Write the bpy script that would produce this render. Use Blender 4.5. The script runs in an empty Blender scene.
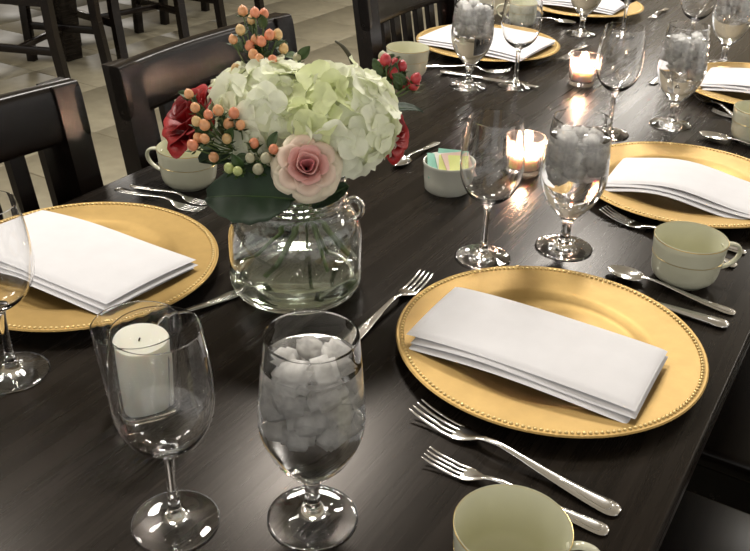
import bpy, bmesh, math, random
from mathutils import Vector, Matrix, Quaternion
random.seed(7)
PI = math.pi
D = bpy.data
SC = bpy.context.scene
COL = SC.collection

# ------------------------------------------------------------------ camera
F = 894.5
CAM = Vector((0.52199, 0.0, 1.29624))
FW = Vector((-0.441952, 0.753289, -0.487067))
RT = Vector((0.853703, 0.519926, 0.029480))
UP = Vector((-0.275446, 0.402781, 0.872867))
cd = D.cameras.new('camera')
cam = D.objects.new('camera', cd)
COL.objects.link(cam)
cd.sensor_width = 36.0
cd.lens = F / 750.0 * 36.0
cd.clip_start = 0.02
m = Matrix((RT, UP, -FW)).transposed().to_4x4()
m.translation = CAM
cam.matrix_world = m
SC.camera = cam

# ------------------------------------------------------------------ world, lights, exposure
SC.view_settings.view_transform = 'Standard'
SC.view_settings.look = 'None'
SC.view_settings.gamma = 1.0
SC.view_settings.use_curve_mapping = False
SC.view_settings.exposure = 0.18
SC.cycles.max_bounces = 20
SC.cycles.transmission_bounces = 20
SC.cycles.transparent_max_bounces = 16
SC.cycles.diffuse_bounces = 8
SC.cycles.glossy_bounces = 6
SC.cycles.sample_clamp_indirect = 60.0
SC.cycles.caustics_refractive = True
SC.cycles.caustics_reflective = False
SC.cycles.blur_glossy = 0.5

w = D.worlds.new('world')
SC.world = w
w.use_nodes = True
bg = w.node_tree.nodes['Background']
bg.inputs[0].default_value = (1.0, 0.965, 0.91, 1)
bg.inputs[1].default_value = 1.0


def area(loc, power, size, col=(1, 0.95, 0.88), target=None):
    ld = D.lights.new('ceiling_downlight', 'AREA')
    ld.shape = 'DISK'
    ld.size = size
    ld.energy = power
    ld.color = col
    o = D.objects.new('ceiling_downlight', ld)
    COL.objects.link(o)
    o.location = loc
    if target is not None:
        o.rotation_euler = (Vector(target) - Vector(loc)).to_track_quat('-Z', 'Y').to_euler()
    return o


for lx, ly, lp in ((-0.7, 1.7, 38), (-0.3, 3.6, 40), (-1.7, 0.6, 12), (-1.2, 5.8, 24), (0.9, 6.2, 24)):
    area((lx, ly, 2.78), lp, 0.5)
for lx, ly in ((-2.0, 0.2), (-1.0, 6.6), (1.8, 3.6)):            # added fill points without fixtures, brightening ceiling and walls
    ld = D.lights.new('ceiling_fill_light', 'POINT')
    ld.energy = 28
    ld.color = (1, 0.95, 0.88)
    ld.shadow_soft_size = 0.16
    o = D.objects.new('ceiling_fill_light', ld)
    COL.objects.link(o)
    o.location = (lx, ly, 2.3)
area((-6.35, 5.6, 1.25), 14, 0.5, target=(-3.2, 3.0, 0.2))     # wall lamp at the far side of the room


# ------------------------------------------------------------------ pixel helpers (750 x 551 frame)
def ray(x, y):
    return FW + RT * ((x - 375) / F) - UP * ((y - 275.5) / F)


def T(x, y, z=0.75):
    d = ray(x, y)
    return CAM + d * ((z - CAM.z) / d.z)


def at(x, y, depth):
    return CAM + ray(x, y) * depth


TZ = 0.75


# ------------------------------------------------------------------ materials
def new_mat(name):
    mt = D.materials.new(name)
    mt.use_nodes = True
    nt = mt.node_tree
    return mt, nt, nt.nodes['Principled BSDF']


def pmat(name, col, rough=0.5, metal=0.0, var=0.12, scale=30.0, bump=0.0, bscale=80.0, coords='Object', **kw):
    """Principled with a noise-varied colour and optional noise bump."""
    mt, nt, b = new_mat(name)
    N, L = nt.nodes, nt.links
    tc = N.new('ShaderNodeTexCoord')
    nz = N.new('ShaderNodeTexNoise')
    nz.inputs['Scale'].default_value = scale
    nz.inputs['Detail'].default_value = 4
    L.new(tc.outputs[coords], nz.inputs['Vector'])
    rp = N.new('ShaderNodeValToRGB')
    c = Vector(col)
    rp.color_ramp.elements[0].position = 0.3
    rp.color_ramp.elements[1].position = 0.7
    rp.color_ramp.elements[0].color = (*[max(0, q * (1 - var)) for q in c], 1)
    rp.color_ramp.elements[1].color = (*[min(1, q * (1 + var)) for q in c], 1)
    L.new(nz.outputs['Fac'], rp.inputs[0])
    L.new(rp.outputs[0], b.inputs['Base Color'])
    b.inputs['Roughness'].default_value = rough
    b.inputs['Metallic'].default_value = metal
    if bump:
        n2 = N.new('ShaderNodeTexNoise')
        n2.inputs['Scale'].default_value = bscale
        n2.inputs['Detail'].default_value = 5
        L.new(tc.outputs[coords], n2.inputs['Vector'])
        bp = N.new('ShaderNodeBump')
        bp.inputs['Strength'].default_value = bump
        bp.inputs['Distance'].default_value = 0.002
        L.new(n2.outputs['Fac'], bp.inputs['Height'])
        L.new(bp.outputs[0], b.inputs['Normal'])
    for k, v in kw.items():
        b.inputs[k.replace('_', ' ')].default_value = v
    return mt


def wood(name, dark, light, rough=0.3, scale=1.0, spec=0.5, bump=0.15):
    mt, nt, b = new_mat(name)
    N, L = nt.nodes, nt.links
    tc = N.new('ShaderNodeTexCoord')
    mp = N.new('ShaderNodeMapping')
    mp.inputs['Scale'].default_value = (55 * scale, 2.2 * scale, 55 * scale)
    L.new(tc.outputs['Object'], mp.inputs[0])
    nz = N.new('ShaderNodeTexNoise')
    nz.inputs['Scale'].default_value = 1.0
    nz.inputs['Detail'].default_value = 8
    nz.inputs['Roughness'].default_value = 0.65
    L.new(mp.outputs[0], nz.inputs['Vector'])
    rp = N.new('ShaderNodeValToRGB')
    rp.color_ramp.elements[0].position = 0.35
    rp.color_ramp.elements[1].position = 0.7
    rp.color_ramp.elements[0].color = (*dark, 1)
    rp.color_ramp.elements[1].color = (*light, 1)
    L.new(nz.outputs['Fac'], rp.inputs[0])
    L.new(rp.outputs[0], b.inputs['Base Color'])
    mr = N.new('ShaderNodeMapRange')
    mr.inputs['To Min'].default_value = rough * 0.8
    mr.inputs['To Max'].default_value = rough * 1.25
    L.new(nz.outputs['Fac'], mr.inputs['Value'])
    L.new(mr.outputs[0], b.inputs['Roughness'])
    bp = N.new('ShaderNodeBump')
    bp.inputs['Strength'].default_value = bump
    bp.inputs['Distance'].default_value = 0.001
    L.new(nz.outputs['Fac'], bp.inputs['Height'])
    L.new(bp.outputs[0], b.inputs['Normal'])
    b.inputs['Specular IOR Level'].default_value = spec
    return mt


def glass(name, col=(1, 1, 1), ior=1.46, rough=0.0):
    mt, nt, b = new_mat(name)
    b.inputs['Base Color'].default_value = (*col, 1)
    b.inputs['Transmission Weight'].default_value = 1.0
    b.inputs['Roughness'].default_value = rough
    b.inputs['IOR'].default_value = ior
    return mt


M = {}
M['table'] = wood('espresso_table_wood', (0.0060, 0.0046, 0.0036), (0.018, 0.0140, 0.0110), 0.265, 1.0, 0.21, 0.09)
M['table'].node_tree.nodes['Principled BSDF'].inputs['Specular Tint'].default_value = (1.0, 0.90, 0.81, 1)
M['chair'] = wood('espresso_chair_wood', (0.004, 0.0025, 0.0018), (0.010, 0.006, 0.0045), 0.25, 0.6, 0.30, 0.05)
M['chair_back'] = M['chair']
M['gold'] = pmat('brushed_gold', (0.47, 0.315, 0.115), 0.52, 0.74, 0.05, 60, 0.05, 220)
M['gold_bead'] = pmat('gold_bead', (0.80, 0.60, 0.27), 0.35, 0.7, 0.04, 60)
M['gold_line'] = pmat('gold_line', (0.60, 0.45, 0.18), 0.3, 0.9, 0.05)
M['linen'] = pmat('white_linen', (0.73, 0.725, 0.75), 0.85, 0, 0.02, 40, 0.25, 1400)
M['china'] = pmat('cream_china', (0.63, 0.625, 0.48), 0.16, 0, 0.02, 20)
M['white_china'] = pmat('white_china', (0.66, 0.66, 0.58), 0.2, 0, 0.02, 20)
M['steel'] = pmat('polished_steel', (0.74, 0.73, 0.71), 0.16, 1.0, 0.05, 40)
M['glass'] = glass('clear_glass', (1, 1, 1))
M['jar_glass'] = glass('jar_glass', (0.97, 0.99, 0.975), 1.47)
M['votive_glass'] = glass('votive_glass', (1, 1, 1), 1.45)
M['lit_glass'] = glass('rosy_votive_glass', (1.0, 0.93, 0.89), 1.42, 0.10)
M['water'] = glass('water', (1, 1, 1), 1.33)
M['jar_water'] = glass('jar_water', (0.96, 0.985, 0.94), 1.33)
M['wax'] = pmat('white_wax', (0.86, 0.85, 0.74), 0.45, 0, 0.02, 20)
M['lit_wax'] = pmat('glowing_wax', (0.92, 0.84, 0.74), 0.4, 0, 0.02, 20)
for k in ('wax', 'lit_wax'):
    b = M[k].node_tree.nodes['Principled BSDF']
    b.inputs['Subsurface Weight'].default_value = 0.5
    b.inputs['Subsurface Radius'].default_value = (1.0, 0.7, 0.45)
    b.inputs['Subsurface Scale'].default_value = 0.012
M['wick'] = pmat('wick', (0.03, 0.025, 0.02), 0.9)
# ice: cloudy, half clear half white
mt, nt, b = new_mat('cloudy_ice')
nz = nt.nodes.new('ShaderNodeTexNoise')
nz.inputs['Scale'].default_value = 95
nz.inputs['Detail'].default_value = 6
tc = nt.nodes.new('ShaderNodeTexCoord')
nt.links.new(tc.outputs['Object'], nz.inputs['Vector'])
rp = nt.nodes.new('ShaderNodeMapRange')
rp.inputs['From Min'].default_value = 0.36
rp.inputs['From Max'].default_value = 0.62
rp.inputs['To Min'].default_value = 0.45
rp.inputs['To Max'].default_value = 0.0
nt.links.new(nz.outputs['Fac'], rp.inputs['Value'])
nt.links.new(rp.outputs[0], b.inputs['Transmission Weight'])
b.inputs['Base Color'].default_value = (1, 0.985, 0.955, 1)
b.inputs['Roughness'].default_value = 0.12
b.inputs['IOR'].default_value = 1.25
bp = nt.nodes.new('ShaderNodeBump')
bp.inputs['Strength'].default_value = 0.6
bp.inputs['Distance'].default_value = 0.002
nt.links.new(nz.outputs['Fac'], bp.inputs['Height'])
nt.links.new(bp.outputs[0], b.inputs['Normal'])
tr = nt.nodes.new('ShaderNodeBsdfTranslucent')
tr.inputs[0].default_value = (1, 1, 1, 1)
mx = nt.nodes.new('ShaderNodeMixShader')
mx.inputs[0].default_value = 0.42
nt.links.new(b.outputs[0], mx.inputs[1])
nt.links.new(tr.outputs[0], mx.inputs[2])
nt.links.new(mx.outputs[0], nt.nodes['Material Output'].inputs[0])
M['ice'] = mt
# frosted votive glass scatters the flame's light
nt = M['lit_glass'].node_tree
tr = nt.nodes.new('ShaderNodeBsdfTranslucent')
tr.inputs[0].default_value = (1.0, 0.80, 0.74, 1)
mx = nt.nodes.new('ShaderNodeMixShader')
mx.inputs[0].default_value = 0.07
nt.links.new(nt.nodes['Principled BSDF'].outputs[0], mx.inputs[1])
nt.links.new(tr.outputs[0], mx.inputs[2])
nt.links.new(mx.outputs[0], nt.nodes['Material Output'].inputs[0])
# flame
mt, nt, b = new_mat('flame')
b.inputs['Emission Color'].default_value = (1.0, 0.66, 0.46, 1)
b.inputs['Emission Strength'].default_value = 330
b.inputs['Base Color'].default_value = (1, 0.7, 0.4, 1)
M['flame'] = mt


def petal_mat(name, col, rough=0.55, trans=0.25, var=0.08):
    mt = pmat(name, col, rough, 0, var, 90, 0.1, 300)
    nt = mt.node_tree
    b = nt.nodes['Principled BSDF']
    tr = nt.nodes.new('ShaderNodeBsdfTranslucent')
    tr.inputs[0].default_value = (*col, 1)
    mx = nt.nodes.new('ShaderNodeMixShader')
    mx.inputs[0].default_value = trans
    out = nt.nodes['Material Output']
    nt.links.new(b.outputs[0], mx.inputs[1])
    nt.links.new(tr.outputs[0], mx.inputs[2])
    nt.links.new(mx.outputs[0], out.inputs[0])
    return mt


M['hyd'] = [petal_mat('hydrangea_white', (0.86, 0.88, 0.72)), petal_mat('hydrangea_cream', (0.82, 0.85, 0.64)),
            petal_mat('hydrangea_unlit_lime', (0.72, 0.77, 0.44))]
M['hyd_core'] = pmat('hydrangea_core', (0.62, 0.68, 0.42), 0.8, 0, 0.2, 60)
M['red'] = petal_mat('red_petal', (0.34, 0.008, 0.010), 0.5, 0.1)
M['red2'] = petal_mat('crimson_petal', (0.22, 0.005, 0.007), 0.5, 0.1)
M['pink'] = [petal_mat('pale_petal', (0.84, 0.76, 0.60)), petal_mat('blush_petal', (0.84, 0.68, 0.56)),
             petal_mat('pink_petal', (0.80, 0.46, 0.42)), petal_mat('rose_petal', (0.74, 0.28, 0.29))]
M['peach_berry'] = pmat('peach_berry', (0.72, 0.36, 0.17), 0.35, 0, 0.18, 120)
M['coral_berry'] = pmat('coral_berry', (0.70, 0.26, 0.14), 0.35, 0, 0.15, 120)
M['yellow_berry'] = pmat('yellow_peach_berry', (0.66, 0.44, 0.20), 0.35, 0, 0.15, 120)
M['green_berry'] = pmat('green_berry', (0.46, 0.52, 0.20), 0.35, 0, 0.15, 120)
M['red_berry'] = pmat('red_berry', (0.42, 0.035, 0.045), 0.3, 0, 0.15, 120)
M['white_bud'] = pmat('pale_bud', (0.42, 0.40, 0.27), 0.5, 0, 0.1, 120)
M['leaf'] = pmat('dark_leaf', (0.009, 0.028, 0.010), 0.62, 0, 0.3, 25, 0.2, 60)
M['leaf2'] = pmat('small_leaf', (0.035, 0.07, 0.018), 0.5, 0, 0.3, 60)
M['dry_leaf'] = pmat('brown_green_leaf', (0.045, 0.040, 0.018), 0.6, 0, 0.3, 60)
M['stem'] = pmat('green_stem', (0.10, 0.15, 0.045), 0.45, 0, 0.25, 60)
M['tile'] = pmat('beige_tile', (0.29, 0.26, 0.185), 0.50, 0, 0.14, 6, 0.02, 18, coords='Generated')
M['grout'] = pmat('grout', (0.17, 0.145, 0.10), 0.85, 0, 0.15, 40)
M['wall'] = pmat('cream_wall', (0.60, 0.53, 0.41), 0.8, 0, 0.05, 3)
M['ceil'] = pmat('ceiling_paint', (0.68, 0.64, 0.56), 0.85, 0, 0.04, 3)
M['paper_white'] = pmat('white_paper', (0.72, 0.70, 0.66), 0.6, 0, 0.03)
M['paper_teal'] = pmat('teal_paper', (0.25, 0.52, 0.42), 0.6, 0, 0.05)
M['paper_lime'] = pmat('lime_paper', (0.55, 0.58, 0.20), 0.6, 0, 0.05)
M['paper_pink'] = pmat('pink_paper', (0.66, 0.48, 0.42), 0.6, 0, 0.05)


# ------------------------------------------------------------------ object helpers
def tag(o, label, cat, group=None, kind=None):
    o['label'] = label
    if cat:
        o['category'] = cat
    if group:
        o['group'] = group
    if kind:
        o['kind'] = kind
    return o


def thing(name, label, cat, loc=(0, 0, 0), rz=0.0, group=None):
    o = D.objects.new(name, None)
    o.empty_display_size = 0.05
    COL.objects.link(o)
    o.location = loc
    o.rotation_euler = (0, 0, rz)
    return tag(o, label, cat, group)


def mesh(name, verts, faces, smooth=True, sharp=40):
    me = D.meshes.new(name)
    me.from_pydata([tuple(v) for v in verts], [], faces)
    me.update()
    if smooth:
        me.polygons.foreach_set('use_smooth', [True] * len(me.polygons))
        if sharp:
            me.set_sharp_from_angle(angle=math.radians(sharp))
    return me


def obj(name, me, mat, parent=None, loc=None, rot=None, mw=None):
    o = D.objects.new(name, me)
    COL.objects.link(o)
    if mat is not None and len(me.materials) == 0:
        me.materials.append(mat)
    if parent is not None:
        o.parent = parent
    if loc is not None:
        o.location = loc
    if rot is not None:
        o.rotation_euler = rot
    if mw is not None:
        o.matrix_basis = mw
    return o


def dup(root, loc, rz, label, group=None):
    r = root.copy()
    COL.objects.link(r)
    r.location = loc
    r.rotation_euler = (0, 0, rz)
    r['label'] = label
    if group:
        r['group'] = group
    for ch in list(root.children):
        c = ch.copy()
        COL.objects.link(c)
        c.parent = r
        for g in list(ch.children):
            d = g.copy()
            COL.objects.link(d)
            d.parent = c
    return r


def catmull(pts, n):
    """Catmull-Rom resample of a list of tuples, n steps per span."""
    out = []
    P = [Vector(p) for p in pts]
    for i in range(len(P) - 1):
        p0 = P[i - 1] if i else P[i] * 2 - P[i + 1]
        p1, p2 = P[i], P[i + 1]
        p3 = P[i + 2] if i + 2 < len(P) else P[i + 1] * 2 - P[i]
        for k in range(n):
            t = k / n
            out.append(0.5 * ((2 * p1) + (p2 - p0) * t + (2 * p0 - 5 * p1 + 4 * p2 - p3) * t * t
                              + (3 * p1 - p0 - 3 * p2 + p3) * t ** 3))
    out.append(P[-1])
    return out


def lathe(name, prof, segs=48, sharp=35, rfun=None):
    """Revolve (r, z) points; r == 0 makes a pole."""
    verts, faces, rings = [], [], []
    for (r, z) in prof:
        if r < 1e-6:
            rings.append([len(verts)])
            verts.append((0, 0, z))
        else:
            ring = []
            for i in range(segs):
                a = 2 * PI * i / segs
                rr = rfun(r, z, a) if rfun else r
                ring.append(len(verts))
                verts.append((rr * math.cos(a), rr * math.sin(a), z))
            rings.append(ring)
    for A, B in zip(rings, rings[1:]):
        for i in range(segs):
            j = (i + 1) % segs
            if len(A) == 1 and len(B) == 1:
                continue
            if len(A) == 1:
                faces.append((A[0], B[j], B[i]))
            elif len(B) == 1:
                faces.append((A[i], A[j], B[0]))
            else:
                faces.append((A[i], A[j], B[j], B[i]))
    return mesh(name, verts, faces, True, sharp)


def tube(name, path, rad, segs=8, caps=True, flat=None):
    """Sweep an ellipse along path; rad scalar or list; flat = list of (w, h) with fixed up axis z."""
    P = [Vector(p) for p in path]
    n = len(P)
    if not isinstance(rad, (list, tuple)):
        rad = [rad] * n
    verts, faces = [], []
    prev = None
    for i in range(n):
        t = (P[min(i + 1, n - 1)] - P[max(i - 1, 0)]).normalized()
        if prev is None:
            ref = Vector((0, 0, 1)) if abs(t.z) < 0.95 else Vector((1, 0, 0))
            a = t.cross(ref).normalized()
        else:
            a = (prev - t * prev.dot(t)).normalized()
        prev = a
        b_ = a.cross(t)
        for k in range(segs):
            an = 2 * PI * k / segs
            if flat:
                verts.append(P[i] + a * (flat[i][0] * math.cos(an)) + b_ * (flat[i][1] * math.sin(an)))
            else:
                verts.append(P[i] + (a * math.cos(an) + b_ * math.sin(an)) * rad[i])
    for i in range(n - 1):
        for k in range(segs):
            j = (k + 1) % segs
            faces.append((i * segs + k, i * segs + j, (i + 1) * segs + j, (i + 1) * segs + k))
    if caps:
        faces.append(tuple(range(segs))[::-1])
        faces.append(tuple((n - 1) * segs + k for k in range(segs)))
    return mesh(name, verts, faces, True, 50)


def box(name, x0, x1, y0, y1, z0, z1, bev=0.0, segs=2):
    bm = bmesh.new()
    bmesh.ops.create_cube(bm, size=1.0)
    for v in bm.verts:
        v.co = Vector((x0 + (v.co.x + .5) * (x1 - x0), y0 + (v.co.y + .5) * (y1 - y0), z0 + (v.co.z + .5) * (z1 - z0)))
    if bev:
        bmesh.ops.bevel(bm, geom=list(bm.edges), offset=bev, segments=segs, profile=0.5, affect='EDGES')
    me = D.meshes.new(name)
    bm.to_mesh(me)
    bm.free()
    me.polygons.foreach_set('use_smooth', [True] * len(me.polygons))
    me.set_sharp_from_angle(angle=math.radians(50))
    return me


def surf(name, fn, nu, nv, thick=0.0, sharp=60):
    """Grid surface fn(u, v) -> Vector, u, v in 0..1; closed to a slab when thick."""
    V = [[Vector(fn(i / nu, j / nv)) for j in range(nv + 1)] for i in range(nu + 1)]
    verts, faces = [], []
    idx = lambda i, j: i * (nv + 1) + j
    for i in range(nu + 1):
        for j in range(nv + 1):
            verts.append(V[i][j])
    for i in range(nu):
        for j in range(nv):
            faces.append((idx(i, j), idx(i + 1, j), idx(i + 1, j + 1), idx(i, j + 1)))
    if thick:
        off = len(verts)
        for i in range(nu + 1):
            for j in range(nv + 1):
                du = V[min(i + 1, nu)][j] - V[max(i - 1, 0)][j]
                dv = V[i][min(j + 1, nv)] - V[i][max(j - 1, 0)]
                nn = du.cross(dv)
                nn = nn.normalized() if nn.length > 1e-12 else Vector((0, 0, 1))
                verts.append(V[i][j] - nn * thick)
        for i in range(nu):
            for j in range(nv):
                faces.append((off + idx(i, j), off + idx(i, j + 1), off + idx(i + 1, j + 1), off + idx(i + 1, j)))
        edge = [idx(i, 0) for i in range(nu + 1)] + [idx(nu, j) for j in range(1, nv + 1)] + \
               [idx(i, nv) for i in range(nu - 1, -1, -1)] + [idx(0, j) for j in range(nv - 1, 0, -1)]
        for k in range(len(edge)):
            a, c = edge[k], edge[(k + 1) % len(edge)]
            faces.append((c, a, a + off, c + off))
    return mesh(name, verts, faces, True, sharp)


def struct(name, me, mat, label=None, parent=None):
    o = obj(name, me, mat, parent)
    o['kind'] = 'structure'
    if label:
        o['label'] = label
    return o


# ------------------------------------------------------------------ the setting
TS = 0.43
floor = struct('floor', box('floor', -6.6, 4.0, -2.5, 9.0, -0.06, -0.004), M['grout'],
               'beige square tile floor of the dining room')
tile_me = [box('tile', -TS / 2 + 0.003, TS / 2 - 0.003, -TS / 2 + 0.003, TS / 2 - 0.003, -0.012, 0.0, 0.0015, 1)
           for _ in range(1)]
for i in range(-8, 9):
    for j in range(-5, 12):
        x = -2.22 + TS * (i + 0.5)
        y = 2.38 + TS * (j + 0.5)
        if x < -5.6 or x > 1.2 or y < 0.2 or y > 7.0:
            continue
        t = obj('tile', tile_me[0], M['tile'], floor, (x, y, random.uniform(-0.0006, 0.0006)))
        t.rotation_euler = (0, 0, random.randrange(4) * PI / 2)
struct('wall_left', box('wall_left', -6.7, -6.6, -2.5, 9.0, -0.06, 2.9), M['wall'], 'cream painted wall at the far side of the dining room')
struct('wall_back', box('wall_back', -6.7, 4.0, 9.0, 9.1, -0.06, 2.9), M['wall'], 'cream painted wall beyond the end of the table')
struct('ceiling', box('ceiling', -6.7, 4.0, -2.5, 9.1, 2.8, 2.9), M['ceil'], 'pale painted ceiling over the dining room')

# ------------------------------------------------------------------ table
TB0, TB1, TW = -0.45, 3.6, 0.4545
t = thing('dining_table', 'long dark espresso wooden table laid for a banquet', 'table', (0, 0, 0))
obj('tabletop', box('tabletop', -TW, TW, TB0, TB1, 0.712, 0.75, 0.003), M['table'], t)
ap = [box('apron', -TW + 0.06, -TW + 0.085, TB0 + .1, TB1 - .1, 0.63, 0.712), box('apron', TW - 0.085, TW - 0.06, TB0 + .1, TB1 - .1, 0.63, 0.712)]
for a in ap:
    obj('apron', a, M['table'], t)
lm = box('leg', -0.04, 0.04, -0.04, 0.04, 0.0, 0.712, 0.004)
for sx in (-1, 1):
    for yy in (TB0 + .16, 1.61, TB1 - .16):
        obj('leg', lm, M['table'], t, (sx * (TW - 0.13), yy, 0))


# ------------------------------------------------------------------ chairs
def make_chair(label, group):
    """Faces +X; origin on the floor below the seat centre."""
    t = thing('dining_chair', label, 'chair', (0, 0, 0), 0, group)
    W = 0.224
    bz = lambda z: -0.165 - 0.075 * max(0.0, (z - 0.45)) / 0.45         # rake of the back
    obj('seat', box('seat', -0.205, 0.225, -W + .005, W - .005, 0.432, 0.468, 0.01), M['chair'], t)
    for s in (-1, 1):
        obj('front_leg', box('front_leg', 0.17, 0.21, s * (W - .022) - .02, s * (W - .022) + .02, 0, 0.432, 0.003), M['chair'], t)
        path = [(-0.215, s * (W - .022), 0), (-0.18, s * (W - .022), 0.25), (-0.168, s * (W - .022), 0.45)] + \
               [(bz(z), s * (W - .022), z) for z in (0.55, 0.65, 0.75, 0.85, 0.893)]
        vs, fs = [], []
        for i, p in enumerate(path):
            for dx, dy in ((-.019, -.022), (.019, -.022), (.019, .022), (-.019, .022)):
                vs.append((p[0] + dx, p[1] + dy, p[2]))
        for i in range(len(path) - 1):
            for k in range(4):
                j = (k + 1) % 4
                fs.append((i * 4 + k, i * 4 + j, i * 4 + 4 + j, i * 4 + 4 + k))
        fs += [(3, 2, 1, 0), tuple(len(vs) - 4 + k for k in range(4))]
        obj('back_post', mesh('back_post', vs, fs, True, 30), M['chair'], t)
        obj('side_stretcher', box('side_stretcher', -0.18, 0.18, s * (W - .022) - .01, s * (W - .022) + .01, 0.16, 0.195, .002), M['chair'], t)
        obj('side_apron', box('side_apron', -0.16, 0.18, s * (W - .022) - .01, s * (W - .022) + .01, 0.375, 0.432), M['chair'], t)
    obj('cross_stretcher', box('cross_stretcher', -0.01, 0.015, -W + .03, W - .03, 0.165, 0.19, .002), M['chair'], t)
    obj('front_apron', box('front_apron', 0.18, 0.2, -W + .03, W - .03, 0.375, 0.432), M['chair'], t)
    # top rail: a wide board, slightly bowed backwards, rounded top edge
    def rail(z0, z1, th, bow):
        def f(u, v):
            y = (-W + .0) + u * 2 * W
            a = v * 2 * PI
            cz, hz = (z0 + z1) / 2, (z1 - z0) / 2
            n = 5.0
            c, s_ = math.cos(a), math.sin(a)
            ex = math.copysign(abs(c) ** (2 / n), c) * th
            ez = math.copysign(abs(s_) ** (2 / n), s_) * hz
            z = cz + ez
            return (bz(z) + 0.008 + ex - bow * (1 - (2 * u - 1) ** 2), y, z)
        return f
    def closed_rail(nm, z0, z1, th, bow, ins):
        nu, nv = 14, 20
        f = rail(z0, z1, th, bow)
        vs, fs = [], []
        for i in range(nu + 1):
            u = ins + (1 - 2 * ins) * i / nu
            for j in range(nv):
                vs.append(f(u, j / nv))
        for i in range(nu):
            for j in range(nv):
                k = (j + 1) % nv
                fs.append((i * nv + j, i * nv + k, (i + 1) * nv + k, (i + 1) * nv + j))
        fs += [tuple(range(nv))[::-1], tuple(nu * nv + j for j in range(nv))]
        obj(nm, mesh(nm, vs, fs, True, 40), M['chair'], t)
    closed_rail('top_rail', 0.810, 0.895, 0.0135, 0.022, 0.0)
    closed_rail('lower_rail', 0.53, 0.57, 0.010, 0.014, 0.06)
    for k in range(7):
        y = (k - 3) * 0.0545
        e = 1 - (y / W) ** 2
        vs = []
        for z, bw in ((0.56, .014), (0.68, .018), (0.82, .021)):
            for dx, dy in ((-.007, -.0130), (.007, -.0130), (.007, .0130), (-.007, .0130)):
                vs.append((bz(z) + dx - bw * e, y + dy, z))
        fs = []
        for i in range(2):
            for q in range(4):
                j = (q + 1) % 4
                fs.append((i * 4 + q, i * 4 + j, i * 4 + 4 + j, i * 4 + 4 + q))
        obj('back_slat', mesh('back_slat', vs, fs, True, 30), M['chair'], t)
    return t


ch = make_chair('dark slat-back chair behind the gold plate at the left, top rail cut by the frame', 'chairs at the banquet table')
CHX = -0.288
ch.location = (CHX, 0.652, 0)
for y, lab in ((1.182, 'dark slat-back chair standing behind the red rose and the hydrangeas'),
               (1.90, 'dark slat-back chair behind the far gold plate beside the red berries')):
    dup(ch, (CHX, y, 0), 0, lab, 'chairs at the banquet table')
for y, lab in ((0.80, 'added dark chair tucked in at the table edge beside the nearest gold plate'),
               (1.33, 'added dark chair tucked in at the right table edge beyond the nearest place setting')):
    dup(ch, (0.50, y, 0), PI, lab, 'chairs at the banquet table')  # chairs added so the area beyond the right table edge stays black
# the next table in the room with its chairs, only the legs come into view
bt = thing('side_table', 'dark wooden table in the background, one thick leg between its chairs', 'table', (-3.84, 4.46, 0), 0)
obj('tabletop', box('tabletop', -0.8, 0.8, -1.5, 1.5, 0.712, 0.75, 0.004), M['table'], bt)
for s in (-1, 1):
    obj('apron', box('apron', s * .72 - .012, s * .72 + .012, -1.36, 1.36, 0.62, 0.712), M['table'], bt)
    for q in (-1, 1):
        obj('leg', box('leg', -0.05, 0.05, -0.05, 0.05, 0, 0.712, 0.004), M['table'], bt, (s * 0.72, q * 1.40, 0))
BG = 'chairs at the table in the background'
for (x, y, rz, lab) in ((-2.98, 2.80, PI + 0.35, 'dark background chair whose legs and stretchers frame the glint on the tiles'),
                        (-3.05, 3.42, PI - 0.15, 'dark background chair with crossing rungs behind the middle slat-back chair'),
                        (-3.06, 4.10, PI + 0.1, 'dark background chair farthest right of its row, mostly above the frame')):
    dup(ch, (x, y, 0), rz, lab, BG)

# ------------------------------------------------------------------ charger plates
PR = 0.165
prof = [(0, 0.004), (0.085, 0.004), (0.100, 0.0045), (0.106, 0.0075), (0.112, 0.0125), (0.120, 0.0145), (0.140, 0.0165), (0.158, 0.0182),
        (0.163, 0.0188), (0.165, 0.0180), (0.1648, 0.0165), (0.158, 0.0158), (0.120, 0.0115), (0.110, 0.0085), (0.104, 0.002), (0.100, 0.0), (0.085, 0.0012), (0, 0.0012)]
plate_me = lathe('charger', prof[::-1], 96, 50)
# beads round the rim, one mesh
bm = bmesh.new()
NB = 176
for k in range(NB):
    a = 2 * PI * k / NB
    r = bmesh.ops.create_icosphere(bm, subdivisions=1, radius=0.0023)
    bmesh.ops.scale(bm, verts=r['verts'], vec=(1, 1, 0.62))
    bmesh.ops.translate(bm, verts=r['verts'], vec=(0.1598 * math.cos(a), 0.1598 * math.sin(a), 0.0190))
bead_me = D.meshes.new('beaded_rim')
bm.to_mesh(bead_me)
bm.free()
bead_me.polygons.foreach_set('use_smooth', [True] * len(bead_me.polygons))
ring_me = lathe('plate_rim_edge', [(0.1626, 0.0186), (0.1650, 0.0192), (0.1664, 0.0180), (0.1650, 0.0166), (0.1630, 0.0166), (0.1626, 0.0186)][::-1], 96, 50)


def plate(x, y, lab):
    t = thing('charger_plate', lab, 'plate', (x, y, TZ), random.uniform(0, 6), 'gold charger plates')
    obj('plate_body', plate_me, M['gold'], t)
    obj('plate_rim_edge', ring_me, M['gold'], t)
    b = obj('beaded_rim', bead_me, M['gold_bead'], t)
    b['kind'] = 'stuff'
    return t


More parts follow.
